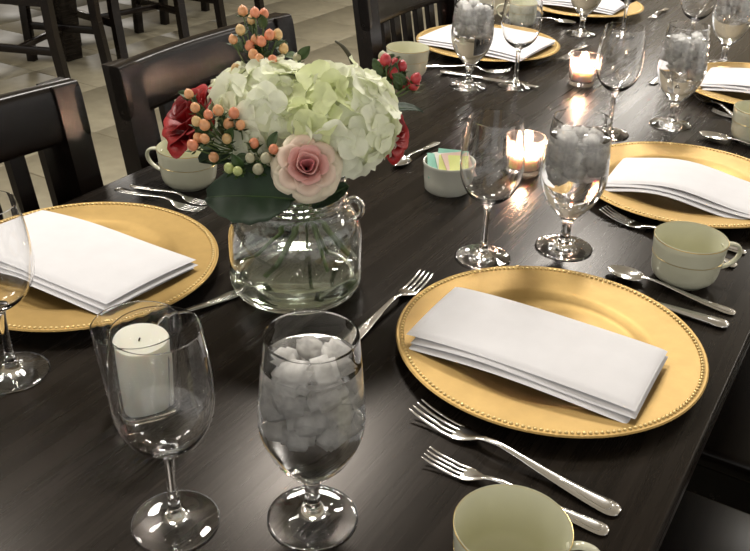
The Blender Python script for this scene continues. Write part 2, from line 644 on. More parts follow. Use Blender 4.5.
PLATES = [(0.2729, 0.8023), (-0.278, 0.6495), (0.281, 1.3426), (-0.3204, 1.9153), (-0.287, 2.4567), (0.2824, 1.9493)]
for (x, y), lab in zip(PLATES, (
        'nearest gold charger plate with beaded rim, beside the two forks at the bottom',
        'gold charger plate at the left beside the unlit candle and the flower jar',
        'gold charger plate on the right behind the cream cup with the teaspoon',
        'gold charger plate in front of the far chair, behind two glasses',
        'farthest gold charger plate, cut off by the top of the picture',
        'gold charger plate cut by the right frame edge, behind a water goblet')):
    plate(x, y, lab)


# ------------------------------------------------------------------ napkins: a strip folded back and forth
def napkin(x, y, z, lx, ly, rz, lab, layers=3, th=0.0052, skew=0.0, sag=0.004, tilt=(0, 0), seed=1, bend=0.0, slip=0.75):
    rnd = random.Random(seed)
    t = thing('napkin', lab, 'napkin', (x, y, z), rz, 'folded white napkins')
    nu, nv = 22, 10
    for L in range(layers):
        base = L * (th + 0.0001)
        ox = rnd.uniform(-0.004, 0.004)
        inset = 0.004 * (layers - 1 - L) * rnd.uniform(0.2, 1)
        ph = rnd.uniform(0, 6)

        def top(u, v, L=L, base=base, ox=ox, inset=inset, ph=ph, up=1):
            X = (u - .5) * (lx - 2 * inset) + ox
            Y = (v - .5) * (ly - 0.003 * L) - 0.0035 * (layers - 1 - L) * slip
            X += skew * Y
            droop = -sag * ((2 * u - 1) ** 2) * 1.0 + 0.0012 * math.sin(7 * u + ph) * (0.4 + L / layers)
            arch = 0.0022 * math.cos(PI * (v - .5)) * (L + 1) / layers
            e = max(abs(2 * v - 1), abs(2 * u - 1))
            rnd_edge = -th * 0.5 * max(0, (e - 0.93) / 0.07) ** 2
            zz = base + droop + arch + tilt[0] * X + tilt[1] * Y + bend * math.sin(2 * PI * (u - .12)) + sag
            return Vector((X, Y, zz + th + rnd_edge)) if up else Vector((X, Y, zz - rnd_edge))
        vs, fs = [], []
        idx = lambda s, i, j: s * (nu + 1) * (nv + 1) + i * (nv + 1) + j
        # non-uniform v spacing so the edges round off tightly
        uu = [0.5 - 0.5 * math.cos(PI * i / nu) for i in range(nu + 1)]
        vv = [0.5 - 0.5 * math.cos(PI * j / nv) for j in range(nv + 1)]
        for s in (0, 1):
            for i in range(nu + 1):
                for j in range(nv + 1):
                    vs.append(top(uu[i], vv[j], up=(s == 0)))
        for i in range(nu):
            for j in range(nv):
                fs.append((idx(0, i, j), idx(0, i + 1, j), idx(0, i + 1, j + 1), idx(0, i, j + 1)))
                fs.append((idx(1, i, j), idx(1, i, j + 1), idx(1, i + 1, j + 1), idx(1, i + 1, j)))
        for i in range(nu):
            fs.append((idx(0, i + 1, 0), idx(0, i, 0), idx(1, i, 0), idx(1, i + 1, 0)))
            fs.append((idx(0, i, nv), idx(0, i + 1, nv), idx(1, i + 1, nv), idx(1, i, nv)))
        for j in range(nv):
            fs.append((idx(0, 0, j), idx(0, 0, j + 1), idx(1, 0, j + 1), idx(1, 0, j)))
            fs.append((idx(0, nu, j + 1), idx(0, nu, j), idx(1, nu, j), idx(1, nu, j + 1)))
        obj('fold_layer', mesh('fold_layer', vs, fs, True, 70), M['linen'], t)
    return t


NZ = TZ + 0.0155
napkin(0.273, 0.772, NZ, 0.247, 0.127, 0.02, 'white folded napkin on the nearest gold plate beside the forks', seed=3, tilt=(0, 0.0), bend=0.0015)
napkin(-0.280, 0.640, NZ, 0.262, 0.140, 0.03, 'white folded napkin on the left gold plate, near corner pointing at the flower jar', seed=5, layers=3, skew=0.12)
napkin(0.292, 1.310, NZ, 0.232, 0.124, 0.06, 'white folded napkin with a wavy top on the gold plate behind the right cup', seed=8, bend=0.006)
napkin(-0.315, 1.892, NZ, 0.262, 0.19, -0.02, 'white folded napkin on the far gold plate behind two glasses', seed=9, layers=3)
napkin(-0.285, 2.440, NZ, 0.235, 0.14, 0.02, 'white folded napkin on the farthest gold plate at the top', seed=11, layers=3)
napkin(0.292, 1.925, NZ, 0.235, 0.14, 0.05, 'white folded napkin on the gold plate cut by the right frame edge', seed=12, bend=0.003)

# ------------------------------------------------------------------ glasses
W_OUT = [(0, 0.0006), (0.030, 0.0003), (0.0345, 0.0), (0.0358, 0.0010), (0.0350, 0.0024), (0.024, 0.0042), (0.0115, 0.0080), (0.0068, 0.0125),
         (0.0049, 0.020), (0.0042, 0.036), (0.0041, 0.058), (0.0050, 0.072), (0.0090, 0.0785), (0.0185, 0.0840), (0.0290, 0.0940),
         (0.0365, 0.1090), (0.0394, 0.1250), (0.0398, 0.1380), (0.0385, 0.1550), (0.0360, 0.1740), (0.0335, 0.1888), (0.0333, 0.1899)]
W_IN = [(0.0330, 0.1903), (0.0326, 0.1899), (0.0328, 0.1888), (0.03535, 0.1737), (0.0378, 0.1550), (0.0391, 0.1380), (0.0387, 0.1253), (0.0358, 0.1096), (0.0283, 0.0952),
        (0.0175, 0.0868), (0.0080, 0.0826), (0, 0.0815)]
G_OUT = [(0, 0.0006), (0.031, 0.0003), (0.0365, 0.0), (0.0378, 0.0010), (0.0370, 0.0026), (0.026, 0.0046), (0.0135, 0.0085), (0.0085, 0.0135),
         (0.0066, 0.021), (0.0062, 0.031), (0.0078, 0.0405), (0.0115, 0.0465), (0.0185, 0.0540), (0.0305, 0.0690), (0.0392, 0.0880),
         (0.0422, 0.1030), (0.0416, 0.1200), (0.0395, 0.1480), (0.0364, 0.1802), (0.0362, 0.1814)]
G_IN = [(0.0358, 0.1818), (0.0354, 0.1814), (0.0356, 0.1802), (0.0387, 0.1479), (0.0408, 0.1200), (0.0414, 0.1030), (0.0384, 0.0885), (0.0297, 0.0700), (0.0177, 0.0560),
        (0.0095, 0.0505), (0, 0.0485)]


def glass_meshes(OUT, IN, i_foot, i_stem, n=3, segs=56):
    o = catmull(OUT, n)
    i_ = catmull(IN, n)
    a, b_ = i_foot * n, i_stem * n
    cl = lambda L: [(max(0.0, v[0]), v[1]) for v in L]
    return (lathe('foot', cl(o[:a + 1]), segs, 80), lathe('stem', cl(o[a:b_ + 1]), segs, 80), lathe('bowl', cl(o[b_:] + i_), segs, 80))


WINE = glass_meshes([Vector(p) for p in W_OUT], [Vector(p) for p in W_IN], 6, 12)
GOB = glass_meshes([Vector(p) for p in G_OUT], [Vector(p) for p in G_IN], 6, 11)


def wine_glass(px, lab):
    p = T(*px)
    t = thing('wine_glass', lab, 'wine glass', (p.x, p.y, TZ), random.uniform(0, 6), 'empty wine glasses')
    for n, me in zip(('foot', 'stem', 'bowl'), WINE):
        obj(n, me, M['glass'], t)
    return t


def g_inner(z):
    pts = [(p[1], p[0]) for p in catmull([Vector(p) for p in G_IN], 6)]
    best = min(pts, key=lambda q: abs(q[0] - z))
    return best[1]


WL = 0.160
wp = [(max(0.0, v[0] + 0.0003), v[1] - 0.0003) for v in catmull([Vector(p) for p in G_IN], 4) if v[1] < WL]
wp = [(max(0, g_inner(WL) + 0.0003), WL)] + wp
wp[-1] = (0, wp[-1][1])
water_me = lathe('water', ([(0, WL - 0.0004)] + [(wp[0][0] - 0.0015, WL - 0.0004)] + wp)[::-1], 56, 60)


def ice_mesh(seed, s):
    rnd = random.Random(seed)
    bm = bmesh.new()
    bmesh.ops.create_cube(bm, size=1)
    bmesh.ops.bevel(bm, geom=list(bm.edges), offset=0.22, segments=2, affect='EDGES')
    sx, sy, sz = rnd.uniform(.7, 1.1), rnd.uniform(.7, 1.1), rnd.uniform(.6, 1.0)
    for v in bm.verts:
        v.co = Vector((v.co.x * sx, v.co.y * sy, v.co.z * sz)) * s
        v.co += Vector((rnd.uniform(-1, 1), rnd.uniform(-1, 1), rnd.uniform(-1, 1))) * s * 0.05
    me = D.meshes.new('ice_cube')
    bm.to_mesh(me)
    bm.free()
    me.polygons.foreach_set('use_smooth', [True] * len(me.polygons))
    return me


ICE = [ice_mesh(s, 0.0245) for s in range(5)]


def goblet(px, lab, ice=10, seed=1):
    p = T(*px)
    rnd = random.Random(seed)
    t = thing('water_goblet', lab, 'water goblet', (p.x, p.y, TZ), rnd.uniform(0, 6), 'goblets of iced water')
    for n, me in zip(('foot', 'stem', 'bowl'), GOB):
        obj(n, me, M['glass'], t)
    wt = obj('water', water_me, M['water'], t)
    k = 0
    placed = []
    for lev, cnt in ((0.156, 5), (0.140, 6), (0.123, 6), (0.107, 6)):
        if k >= ice:
            break
        a0 = rnd.uniform(0, 6)
        for q in range(cnt):
            if k >= ice:
                break
            a = a0 + 2 * PI * q / cnt + rnd.uniform(-.2, .2)
            rr = rnd.uniform(0.016, 0.0250)
            z = lev + rnd.uniform(-0.004, 0.003)
            obj('ice_cube', ICE[k % 5], M['ice'], wt, (rr * math.cos(a), rr * math.sin(a), z), (rnd.uniform(0, 6), rnd.uniform(0, 6), rnd.uniform(0, 6)))
            k += 1
    return t


wine_glass((176, 522), 'empty wine glass in the foreground, in front of the unlit candle')
wine_glass((13, 373), 'empty wine glass cut by the left edge of the picture')
wine_glass((482.7, 257.5), 'empty wine glass between the sugar dish and the water goblet')
wine_glass((514.7, 86), 'empty wine glass in front of the far gold plate, cup behind it')
wine_glass((608, 134), 'empty wine glass right of the farther lit candle')
wine_glass((622, 35), 'empty wine glass in front of the farthest gold plate')
wine_glass((688, 54), 'empty wine glass behind the far right goblet, cut by the top')
goblet((312.5, 517.5), 'nearest goblet of iced water, at the bottom in front of the jar', 22, 3)
goblet((563.5, 248), 'goblet of iced water just behind the nearest gold plate', 20, 4)
goblet((468, 86.5), 'goblet of iced water in front of the far gold plate and chair', 20, 5)
goblet((670.5, 125), 'goblet of iced water beside the plate cut by the right edge', 20, 6)
goblet((581, 33.7), 'goblet of iced water in front of the farthest gold plate', 16, 7)
goblet((722, 65), 'goblet of iced water in the top right corner', 16, 8)

# ------------------------------------------------------------------ coffee cups
CUP_OUT = [(0, 0.0022), (0.026, 0.0022), (0.0275, 0.0), (0.0295, 0.0004), (0.0315, 0.0030), (0.0365, 0.0075), (0.0400, 0.0150), (0.0418, 0.0280), (0.0432, 0.0450), (0.0450, 0.0655)]
CUP_IN = [(0.0446, 0.0664), (0.0436, 0.0660), (0.0412, 0.0450), (0.0396, 0.0280), (0.0376, 0.0160), (0.0330, 0.0092), (0.024, 0.0062), (0, 0.0058)]
cp = catmull([Vector(p) for p in CUP_OUT], 3) + catmull([Vector(p) for p in CUP_IN], 3)
cup_me = lathe('cup_body', [(max(0, v[0]), v[1]) for v in cp], 56, 50)
CUPZ = 0.90
hp = catmull([Vector(p) for p in ((0.0415, 0, 0.0535), (0.052, 0, 0.0570), (0.0625, 0, 0.0530), (0.0665, 0, 0.0430), (0.062, 0, 0.0310), (0.052, 0, 0.0225), (0.0400, 0, 0.0180))], 4)
handle_me = tube('handle', hp, 0, 10, True, [(0.0042, 0.0026)] * len(hp))
rim_me = lathe('gold_rim', [(0.0450, 0.0655), (0.0452, 0.0660), (0.0447, 0.0668), (0.0438, 0.0666), (0.0436, 0.0662), (0.0443, 0.0659)], 56, 60)
band_me = lathe('gold_band', [(0.0429, 0.0405), (0.04325, 0.0407), (0.0433, 0.0413), (0.0430, 0.0415)], 56, 60)


def cup(px, ang, lab, z=0.8095):
    p = T(px[0], px[1], z)
    t = thing('coffee_cup', lab, 'cup', (p.x, p.y, TZ), ang, 'cream coffee cups with gold lines')
    t.scale = (1, 1, CUPZ)
    obj('cup_body', cup_me, M['china'], t)
    obj('handle', handle_me, M['china'], t)
    obj('gold_rim', rim_me, M['gold_line'], t)
    obj('gold_band', band_me, M['gold_line'], t)
    return t


AR = math.atan2(RT.y, RT.x)
cup((513, 526), AR - 0.20, 'cream cup with gold rim at the bottom edge beside the two forks')
cup((691.5, 237.5), AR + 0.05, 'cream cup with gold lines behind the teaspoon, between two gold plates')
cup((187, 147), AR + PI - 0.25, 'cream cup half hidden under the red rose and peach berries')
cup((408, 47.5), AR + PI + 0.5, 'cream cup behind the red berries, in front of the far chair')
cup((761, 109), AR + 0.3, 'cream cup cut by the right edge of the picture')
cup((524, 2), AR + PI - 0.1, 'cream cup seen through the wine glass by the far plate')


# ------------------------------------------------------------------ cutlery (along +X: handle end at 0, head at +X)
def loft(name, st, segs=10):
    """st: list of (x, z, half width, half thickness)."""
    vs, fs = [], []
    n = 2.6
    for (x, z, w_, h_) in st:
        for k in range(segs):
            a = 2 * PI * k / segs
            c, s = math.cos(a), math.sin(a)
            vs.append((x, math.copysign(abs(c) ** (2 / n), c) * w_, z + math.copysign(abs(s) ** (2 / n), s) * h_))
    for i in range(len(st) - 1):
        for k in range(segs):
            j = (k + 1) % segs
            fs.append((i * segs + k, i * segs + j, (i + 1) * segs + j, (i + 1) * segs + k))
    fs += [tuple(range(segs)), tuple((len(st) - 1) * segs + k for k in range(segs))[::-1]]
    me = mesh(name, vs, fs, True, 60)
    me.flip_normals()
    return me


def lerp_st(st, n):
    return [tuple(v) for v in catmull([Vector(s) for s in st], n)]


HAND = [(0.0, 0.0028, 0.004, 0.0008), (0.003, 0.0030, 0.0078, 0.0014), (0.010, 0.0032, 0.0100, 0.0017), (0.030, 0.0038, 0.0090, 0.0018), (0.060, 0.0058, 0.0066, 0.0018),
        (0.095, 0.0095, 0.0044, 0.0018), (0.120, 0.0118, 0.0034, 0.0019), (0.135, 0.0105, 0.0034, 0.0018), (0.145, 0.0080, 0.0042, 0.0014)]
handle_f = loft('handle', lerp_st(HAND, 3))
inlay_me = loft('handle_inlay', lerp_st([(0.007, 0.0050, 0.002, 0.0004), (0.011, 0.0052, 0.0062, 0.0008), (0.03, 0.0058, 0.0052, 0.0008), (0.052, 0.0070, 0.0028, 0.0007), (0.058, 0.0074, 0.0010, 0.0004)], 3))
head_f = loft('fork_head', lerp_st([(0.143, 0.0085, 0.0040, 0.0014), (0.152, 0.0058, 0.0085, 0.0011), (0.160, 0.0042, 0.0118, 0.0010), (0.168, 0.0036, 0.0126, 0.0009)], 3))
tine_me = loft('tine', lerp_st([(0.165, 0.0037, 0.0021, 0.0010), (0.180, 0.0034, 0.0019, 0.0009), (0.200, 0.0060, 0.0016, 0.0008), (0.214, 0.0098, 0.0011, 0.0006), (0.217, 0.0108, 0.0004, 0.0003)], 3))


def bowl_fn(u, v):
    a = 2 * PI * v
    L, Wd = 0.030, 0.0195
    x = 0.172 + L * u * math.cos(a)
    wd = Wd * (1.0 - 0.12 * math.cos(a))
    y = wd * u * math.sin(a)
    z = 0.0105 - 0.0075 * (1 - u * u) + 0.0035 * (u * math.cos(a) < 0) * (u * math.cos(a)) ** 2 * 0
    return Vector((x, y, z))


spoon_bowl = surf('spoon_bowl', bowl_fn, 8, 28, 0.0011, 80)
HS = [(s[0], s[1], s[2], s[3]) for s in HAND[:-2]] + [(0.134, 0.0120, 0.0034, 0.0017), (0.146, 0.0112, 0.0052, 0.0012)]
handle_s = loft('handle', lerp_st(HS, 3))
KH = [(0.0, 0.004, 0.004, 0.0015), (0.003, 0.004, 0.0085, 0.003), (0.012, 0.004, 0.0100, 0.0038), (0.045, 0.0040, 0.0085, 0.0036), (0.085, 0.004, 0.0062, 0.0032), (0.100, 0.0040, 0.0058, 0.0030)]
handle_k = loft('handle', lerp_st(KH, 3))
blade_me = loft('blade', lerp_st([(0.098, 0.0040, 0.0058, 0.0020), (0.110, 0.0040, 0.0090, 0.0012), (0.150, 0.0040, 0.0100, 0.0009), (0.200, 0.0040, 0.0088, 0.0008), (0.222, 0.0040, 0.0040, 0.0006), (0.226, 0.004, 0.0008, 0.0004)], 3))


def cutlery(kind, hx, hy, dirdeg, lab, scale=1.0, group=None):
    """handle end at (hx, hy), pointing along dirdeg in the table plane."""
    t = thing({'fork': 'fork', 'dessert_fork': 'dessert_fork', 'spoon': 'teaspoon', 'knife': 'knife'}[kind], lab,
              {'fork': 'fork', 'dessert_fork': 'fork', 'spoon': 'spoon', 'knife': 'knife'}[kind], (hx, hy, TZ), math.radians(dirdeg), group or 'steel cutlery')
    t.scale = (scale, scale, scale)
    if 'fork' in kind:
        obj('handle', handle_f, M['steel'], t)
        obj('fork_head', head_f, M['steel'], t)
        for k in range(4):
            obj('tine', tine_me, M['steel'], t, (0, (k - 1.5) * 0.0068, 0))
        obj('handle_inlay', inlay_me, M['steel'], t)
    elif kind == 'spoon':
        obj('handle', handle_s, M['steel'], t)
        obj('spoon_bowl', spoon_bowl, M['steel'], t)
        obj('handle_inlay', inlay_me, M['steel'], t)
    else:
        obj('handle', handle_k, M['steel'], t)
        obj('blade', blade_me, M['steel'], t)
    return t


def dirs(a, b_):
    return math.degrees(math.atan2(b_[1] - a[1], b_[0] - a[0]))


def cut_px(kind, hpx, tpx, lab, scale=None):
    a, b_ = T(*hpx), T(*tpx)
    L = {'fork': 0.217, 'dessert_fork': 0.217, 'spoon': 0.202, 'knife': 0.226}[kind]
    s = scale or ((b_ - a).length / L)
    return cutlery(kind, a.x, a.y, dirs(a, b_), lab, s)


cut_px('fork', (619, 515), (415, 413), 'dinner fork lying nearest the plate, of the two forks by the bottom cup')
cut_px('fork', (608, 534), (425, 459), 'salad fork partly behind the bottom cup, in front of the other fork')
cutlery('dessert_fork', 0.083, 0.685, 90, 'dessert fork left of the nearest gold plate, tines touching its rim', 0.88)
cut_px('spoon', (735, 315), (607, 272), 'teaspoon in front of the right cream cup')
cutlery('knife', 0.430, 0.969, 180, 'table knife half under the rim of the nearest gold plate, by the teaspoon', 0.95)
cut_px('fork', (736, 268), (603, 214), 'dinner fork passing behind the right cream cup, tines towards the goblet')
cutlery('fork', 0.408, 1.178, 181, 'salad fork close to the right gold plate, behind the cream cup', 0.86)
cut_px('fork', (116, 190), (204, 214), 'fork beside the left gold plate, nearer of the pair below the rose cup')
cut_px('fork', (131, 186), (212, 207), 'fork of the left pair lying nearer the rose cup')
cutlery('dessert_fork', -0.085, 0.716, -103, 'dessert fork behind the unlit candle, beside the flower jar', 0.82)
cut_px('spoon', (438, 143), (397, 167), 'small spoon left of the sugar dish, beyond the hydrangea', 0.72)
cutlery('spoon', 0.420, 1.585, 172, 'teaspoon beside the cup cut by the right edge', 0.9)
cut_px('fork', (752, 130), (701, 99), 'fork in front of the plate cut by the right edge', 0.95)
cutlery('fork', 0.415, 1.765, 184, 'second fork by the cup cut by the right edge', 0.86)
cutlery('dessert_fork', 0.078, 1.872, 88, 'dessert fork behind the far right goblet, handle end showing', 0.85)
cut_px('fork', (420, 66), (464, 70), 'fork beside the cup behind the red berries', 0.9)
cut_px('knife', (440, 73), (497, 82), 'knife behind the feet of the far pair of glasses', 0.95)
cutlery('dessert_fork', -0.142, 2.085, -90, 'dessert fork right of the far gold plate, beside the farther lit candle', 0.8)
cutlery('spoon', -0.415, 2.250, 4, 'teaspoon right of the far cup, in front of the farthest plate', 0.9)
cutlery('dessert_fork', -0.095, 2.62, -90, 'dessert fork right of the farthest gold plate', 0.8)

# ------------------------------------------------------------------ ramekin with sugar packets
rp_ = T(447, 189)
RO = [(0, 0.001), (0.030, 0.001), (0.0315, 0.0), (0.0345, 0.003), (0.0365, 0.020), (0.0378, 0.040), (0.0388, 0.0415), (0.0390, 0.0445), (0.0384, 0.0460), (0.0368, 0.0455), (0.0358, 0.040), (0.0345, 0.020), (0.0325, 0.006), (0, 0.005)]
rt = thing('ramekin', 'small white ramekin of sugar packets beside the empty wine glass', 'ramekin', (rp_.x, rp_.y, TZ))
obj('ramekin_body', lathe('ramekin_body', RO, 48, 40), M['white_china'], rt)
for k, (dx, dy, ang, tz, mat_, word) in enumerate((
        (-0.004, 0.010, 0.35, 0.95, 'paper_teal', 'teal sugar packet at the back of the white ramekin'),
        (0.002, 0.002, 0.75, 1.05, 'paper_white', 'white sugar packet standing highest in the ramekin'),
        (0.008, -0.004, 0.50, 1.10, 'paper_lime', 'lime green sweetener packet leaning in the ramekin'),
        (-0.010, -0.006, 0.55, 1.12, 'paper_teal', 'teal sugar packet at the front of the white ramekin'),
        (0.012, 0.008, 0.9, 1.0, 'paper_pink', 'pinkish sweetener packet at the right of the ramekin'))):
    def pk(u, v):
        return Vector(((u - .5) * 0.040, 0.003 * math.sin(PI * u) * math.sin(PI * v), (v - .5) * 0.050))
    me = surf('sugar_packet', pk, 8, 8, 0.0012, 60)
    o = obj('sugar_packet', me, M[mat_])
    zz = TZ + 0.038
    q = Matrix.Translation((rp_.x + dx, rp_.y + dy, zz)) @ Matrix.Rotation(ang, 4, 'Z') @ Matrix.Rotation(-tz, 4, 'X')
    o.matrix_world = q
    tag(o, word, 'sugar packet', 'sugar packets in the ramekin')

# ------------------------------------------------------------------ candles
# unlit candle in a tall fluted glass
cp_ = T(147, 412)
VO = [(0, 0.0015), (0.028, 0.0010), (0.0305, 0.0), (0.0322, 0.0015), (0.0335, 0.010), (0.0365, 0.045), (0.0395, 0.078), (0.0414, 0.0996), (0.0415, 0.1010)]
VI = [(0.0411, 0.1016), (0.0406, 0.1010), (0.0405, 0.0996), (0.0385, 0.078), (0.0354, 0.045), (0.0322, 0.014), (0.030, 0.0095), (0, 0.0085)]
vp = catmull([Vector(p) for p in VO], 3)
vi = catmull([Vector(p) for p in VI], 3)
flute = lambda r, z, a: r * (1 - 0.011 * max(0.0, math.cos(16 * a)) ** 2 * min(1, max(0, (0.097 - z) / 0.025)) * (z > 0.012))
ov = thing('candle_holder', 'tall clear fluted glass holder with the unlit candle, behind the foreground wine glass', 'candle holder', (cp_.x, cp_.y, TZ))
n_out = len(vp)
state = {'k': 0}
prof_v = [(max(0, v[0]), v[1]) for v in vp]
prof_i = [(max(0, v[0]), v[1]) for v in vi]
obj('outer_wall', lathe('outer_wall', prof_v + prof_i[:1], 112, 60), M['votive_glass'], ov)
obj('fluted_inner_wall', lathe('fluted_inner_wall', prof_i, 112, 60, flute), M['votive_glass'], ov)
ca = thing('candle', 'unlit white pillar candle inside the tall clear glass', 'candle', (cp_.x, cp_.y, TZ + 0.0088))
obj('wax_body', lathe('wax_body', [(0, 0), (0.0245, 0), (0.0262, 0.002), (0.0285, 0.074), (0.0272, 0.0765), (0.022, 0.0755), (0.008, 0.0745), (0, 0.074)], 48, 50), M['wax'], ca)
obj('wick', tube('wick', [(0, 0, 0.073), (0.0003, 0, 0.0755), (0.0012, 0.0004, 0.0775)], 0.0008, 6), M['wick'], ca)

HO = [(0, 0.0010), (0.0215, 0.0008), (0.0235, 0.0), (0.0252, 0.0015), (0.0268, 0.015), (0.0285, 0.040), (0.0297, 0.0588), (0.0298, 0.0600)]
HI = [(0.0292, 0.0607), (0.0285, 0.0600), (0.0284, 0.0588), (0.0270, 0.040), (0.0252, 0.016), (0.023, 0.0085), (0, 0.0075)]
hold_me = lathe('holder_glass', [(max(0, v[0]), v[1]) for v in catmull([Vector(p) for p in HO], 3) + catmull([Vector(p) for p in HI], 3)], 48, 60)
lw_me = lathe('wax_body', [(0, 0), (0.0200, 0), (0.0212, 0.0015), (0.0218, 0.0235), (0.0205, 0.0245), (0.014, 0.0225), (0, 0.0215)], 40, 50)
fl_me = lathe('flame', [(max(0, v[0]), v[1]) for v in catmull([Vector(p) for p in ((0, 0.0238), (0.0055, 0.0262), (0.0092, 0.0325), (0.0086, 0.0400), (0.0046, 0.0485), (0, 0.0570))], 4)], 20, 80)
wk_me = tube('wick', [(0, 0, 0.021), (0, 0, 0.026)], 0.0008, 6)
for px, lab, lab2 in (((523, 172), 'rosy glass votive holder glowing between the wine glass and the goblet', 'lit candle nearest the sugar dish, between wine glass and goblet'),
                      ((581, 84), 'rosy glass votive holder glowing farther up the table', 'lit candle farther up the table, left of an empty wine glass')):
    p = T(*px)
    h = thing('candle_holder', lab, 'candle holder', (p.x, p.y, TZ), 0, 'glowing votive holders')
    obj('holder_glass', hold_me, M['lit_glass'], h)
    c = thing('candle', lab2, 'candle', (p.x, p.y, TZ + 0.0078), 0, 'lit candles')
    obj('wax_body', lw_me, M['lit_wax'], c)
    obj('wick', wk_me, M['wick'], c)
    obj('flame', fl_me, M['flame'], c)

# ------------------------------------------------------------------ flower jar
jp = Vector((-0.041, 0.770, TZ))
JO = [(0, 0.0022), (0.058, 0.0018), (0.066, 0.0), (0.0735, 0.0030), (0.0780, 0.0105), (0.0792, 0.022), (0.0792, 0.060), (0.0782, 0.076), (0.0735, 0.0930), (0.0655, 0.1045), (0.0605, 0.1100), (0.0590, 0.1145),
      (0.0612, 0.1178), (0.0590, 0.1212), (0.0612, 0.1250), (0.0590, 0.1285), (0.0612, 0.1322), (0.0590, 0.1360), (0.0592, 0.1440), (0.0612, 0.1470), (0.0610, 0.1510)]
JI = [(0.0590, 0.1525), (0.0565, 0.1510), (0.0560, 0.1300), (0.0560, 0.1140), (0.0600, 0.1050), (0.0690, 0.0935), (0.0745, 0.0760), (0.0758, 0.060), (0.0758, 0.022), (0.0738, 0.0135), (0.067, 0.0098), (0, 0.0088)]
jt = thing('glass_jar', 'squat clear glass jar with a threaded neck holding the flowers', 'jar', jp)
jo = [(max(0, v[0]), v[1]) for v in catmull([Vector(p) for p in JO], 3)]
ji = [(max(0, v[0]), v[1]) for v in catmull([Vector(p) for p in JI], 3)]
cut_i = 10 * 3
obj('jar_body', lathe('jar_body', jo[:cut_i + 1], 72, 80), M['jar_glass'], jt)
obj('threaded_neck', lathe('threaded_neck', jo[cut_i:] + ji[:1], 72, 80), M['jar_glass'], jt)
obj('inner_wall', lathe('inner_wall', ji, 72, 80), M['jar_glass'], jt)
JWL = 0.034
jw = [(max(0, v[0] + 0.0006), v[1] - 0.0006) for v in ji if v[1] < JWL]
obj('water', lathe('water', ([(0, JWL), (jw[0][0] - 0.001, JWL)] + jw)[::-1], 64, 60), M['jar_water'], jt)
# the glass lug at the shoulder
lug = [(0.060, 0, 0.118), (0.070, 0, 0.122), (0.078, 0, 0.116), (0.078, 0, 0.104), (0.070, 0, 0.098)]
lg = obj('glass_lug', tube('glass_lug', catmull([Vector(p) for p in lug], 4), 0.0038, 10), M['jar_glass'], jt)
lg.rotation_euler = (0, 0, AR - 0.15)

VIEW = -FW


def basis(n, twist=0.0):
    """Rotation whose Z axis is n."""
    z = Vector(n).normalized()
    x = UP.cross(z)
    if x.length < 1e-3:
        x = RT.copy()
    x.normalize()
    y = z.cross(x)
    mm = Matrix((x, y, z)).transposed().to_4x4()
    return mm @ Matrix.Rotation(twist, 4, 'Z')


def to_jar(p, k):
    """Stem path from a flower down through the jar neck; the thick ones reach the jar's floor, the sprigs end below the neck."""
    a = k * 2.4
    ends = {0: (-0.020, -0.030, 0.012), 1: (0.055, 0.030, 0.046), 2: (0.046, 0.000, 0.034), 3: (-0.060, -0.022, 0.020), 4: (0.020, 0.050, 0.014), 6: (-0.015, 0.045, 0.013)}
    if k in ends:
        bot = jp + Vector(ends[k])
        neck = jp + Vector((ends[k][0] * -0.25, ends[k][1] * -0.25, 0.125)) + Vector((0.018, 0.004, 0))
    else:
        neck = jp + Vector((0.030 * math.cos(a), 0.030 * math.sin(a), 0.140))
        bot = jp + Vector((0.034 * math.cos(a), 0.034 * math.sin(a), 0.112))
    mid = p.lerp(neck, 0.6) + Vector((0, 0, 0.012))
    return [p, mid, neck, neck.lerp(bot, 0.5), bot]


def stem(parent, p, k, rad=0.0024, name='stem'):
    loc = parent.matrix_basis.inverted()
    pts = [loc @ q for q in catmull(to_jar(p, k), 4)]
    return obj(name, tube(name, pts, rad, 8), M['stem'], parent)


# florets: four rounded petals, a few shared meshes
def floret_mesh(seed, size=0.0195):
    rnd = random.Random(seed)
    vs, fs = [], []
    for k in range(4):
        a0 = k * PI / 2 + rnd.uniform(-.15, .15)
        cupz = rnd.uniform(0.1, 0.45)
        sz = size * rnd.uniform(0.85, 1.12)
        tw = rnd.uniform(-0.35, 0.35)
        nu, nv = 4, 4
        off = len(vs)
        for i in range(nu + 1):
            u = i / nu
            wv = 0.60 * math.sin(PI * (0.10 + 0.76 * u)) ** 0.75
            for j in range(nv + 1):
                v = (j / nv) * 2 - 1
                x = sz * (u * (1 - 0.10 * v * v) + 0.02)
                y = sz * wv * v
                z = sz * (cupz * u * u * 0.8 - 0.22 * u * u * u + 0.16 * v * v * u + tw * v * u * 0.4 + 0.03 * math.sin(5 * v + seed))
                vs.append((x * math.cos(a0) - y * math.sin(a0), x * math.sin(a0) + y * math.cos(a0), z + 0.0006 * k))
        for i in range(nu):
            for j in range(nv):
                b0 = off + i * (nv + 1) + j
                fs.append((b0, b0 + nv + 1, b0 + nv + 2, b0 + 1))
    return mesh('floret', vs, fs, True, 0)


FLO = []
for mi in range(3):
    FLO.append([])
    for s in range(4):
        me = floret_mesh(s * 3 + mi)
        me.materials.append(M['hyd'][mi])
        FLO[mi].append(me)


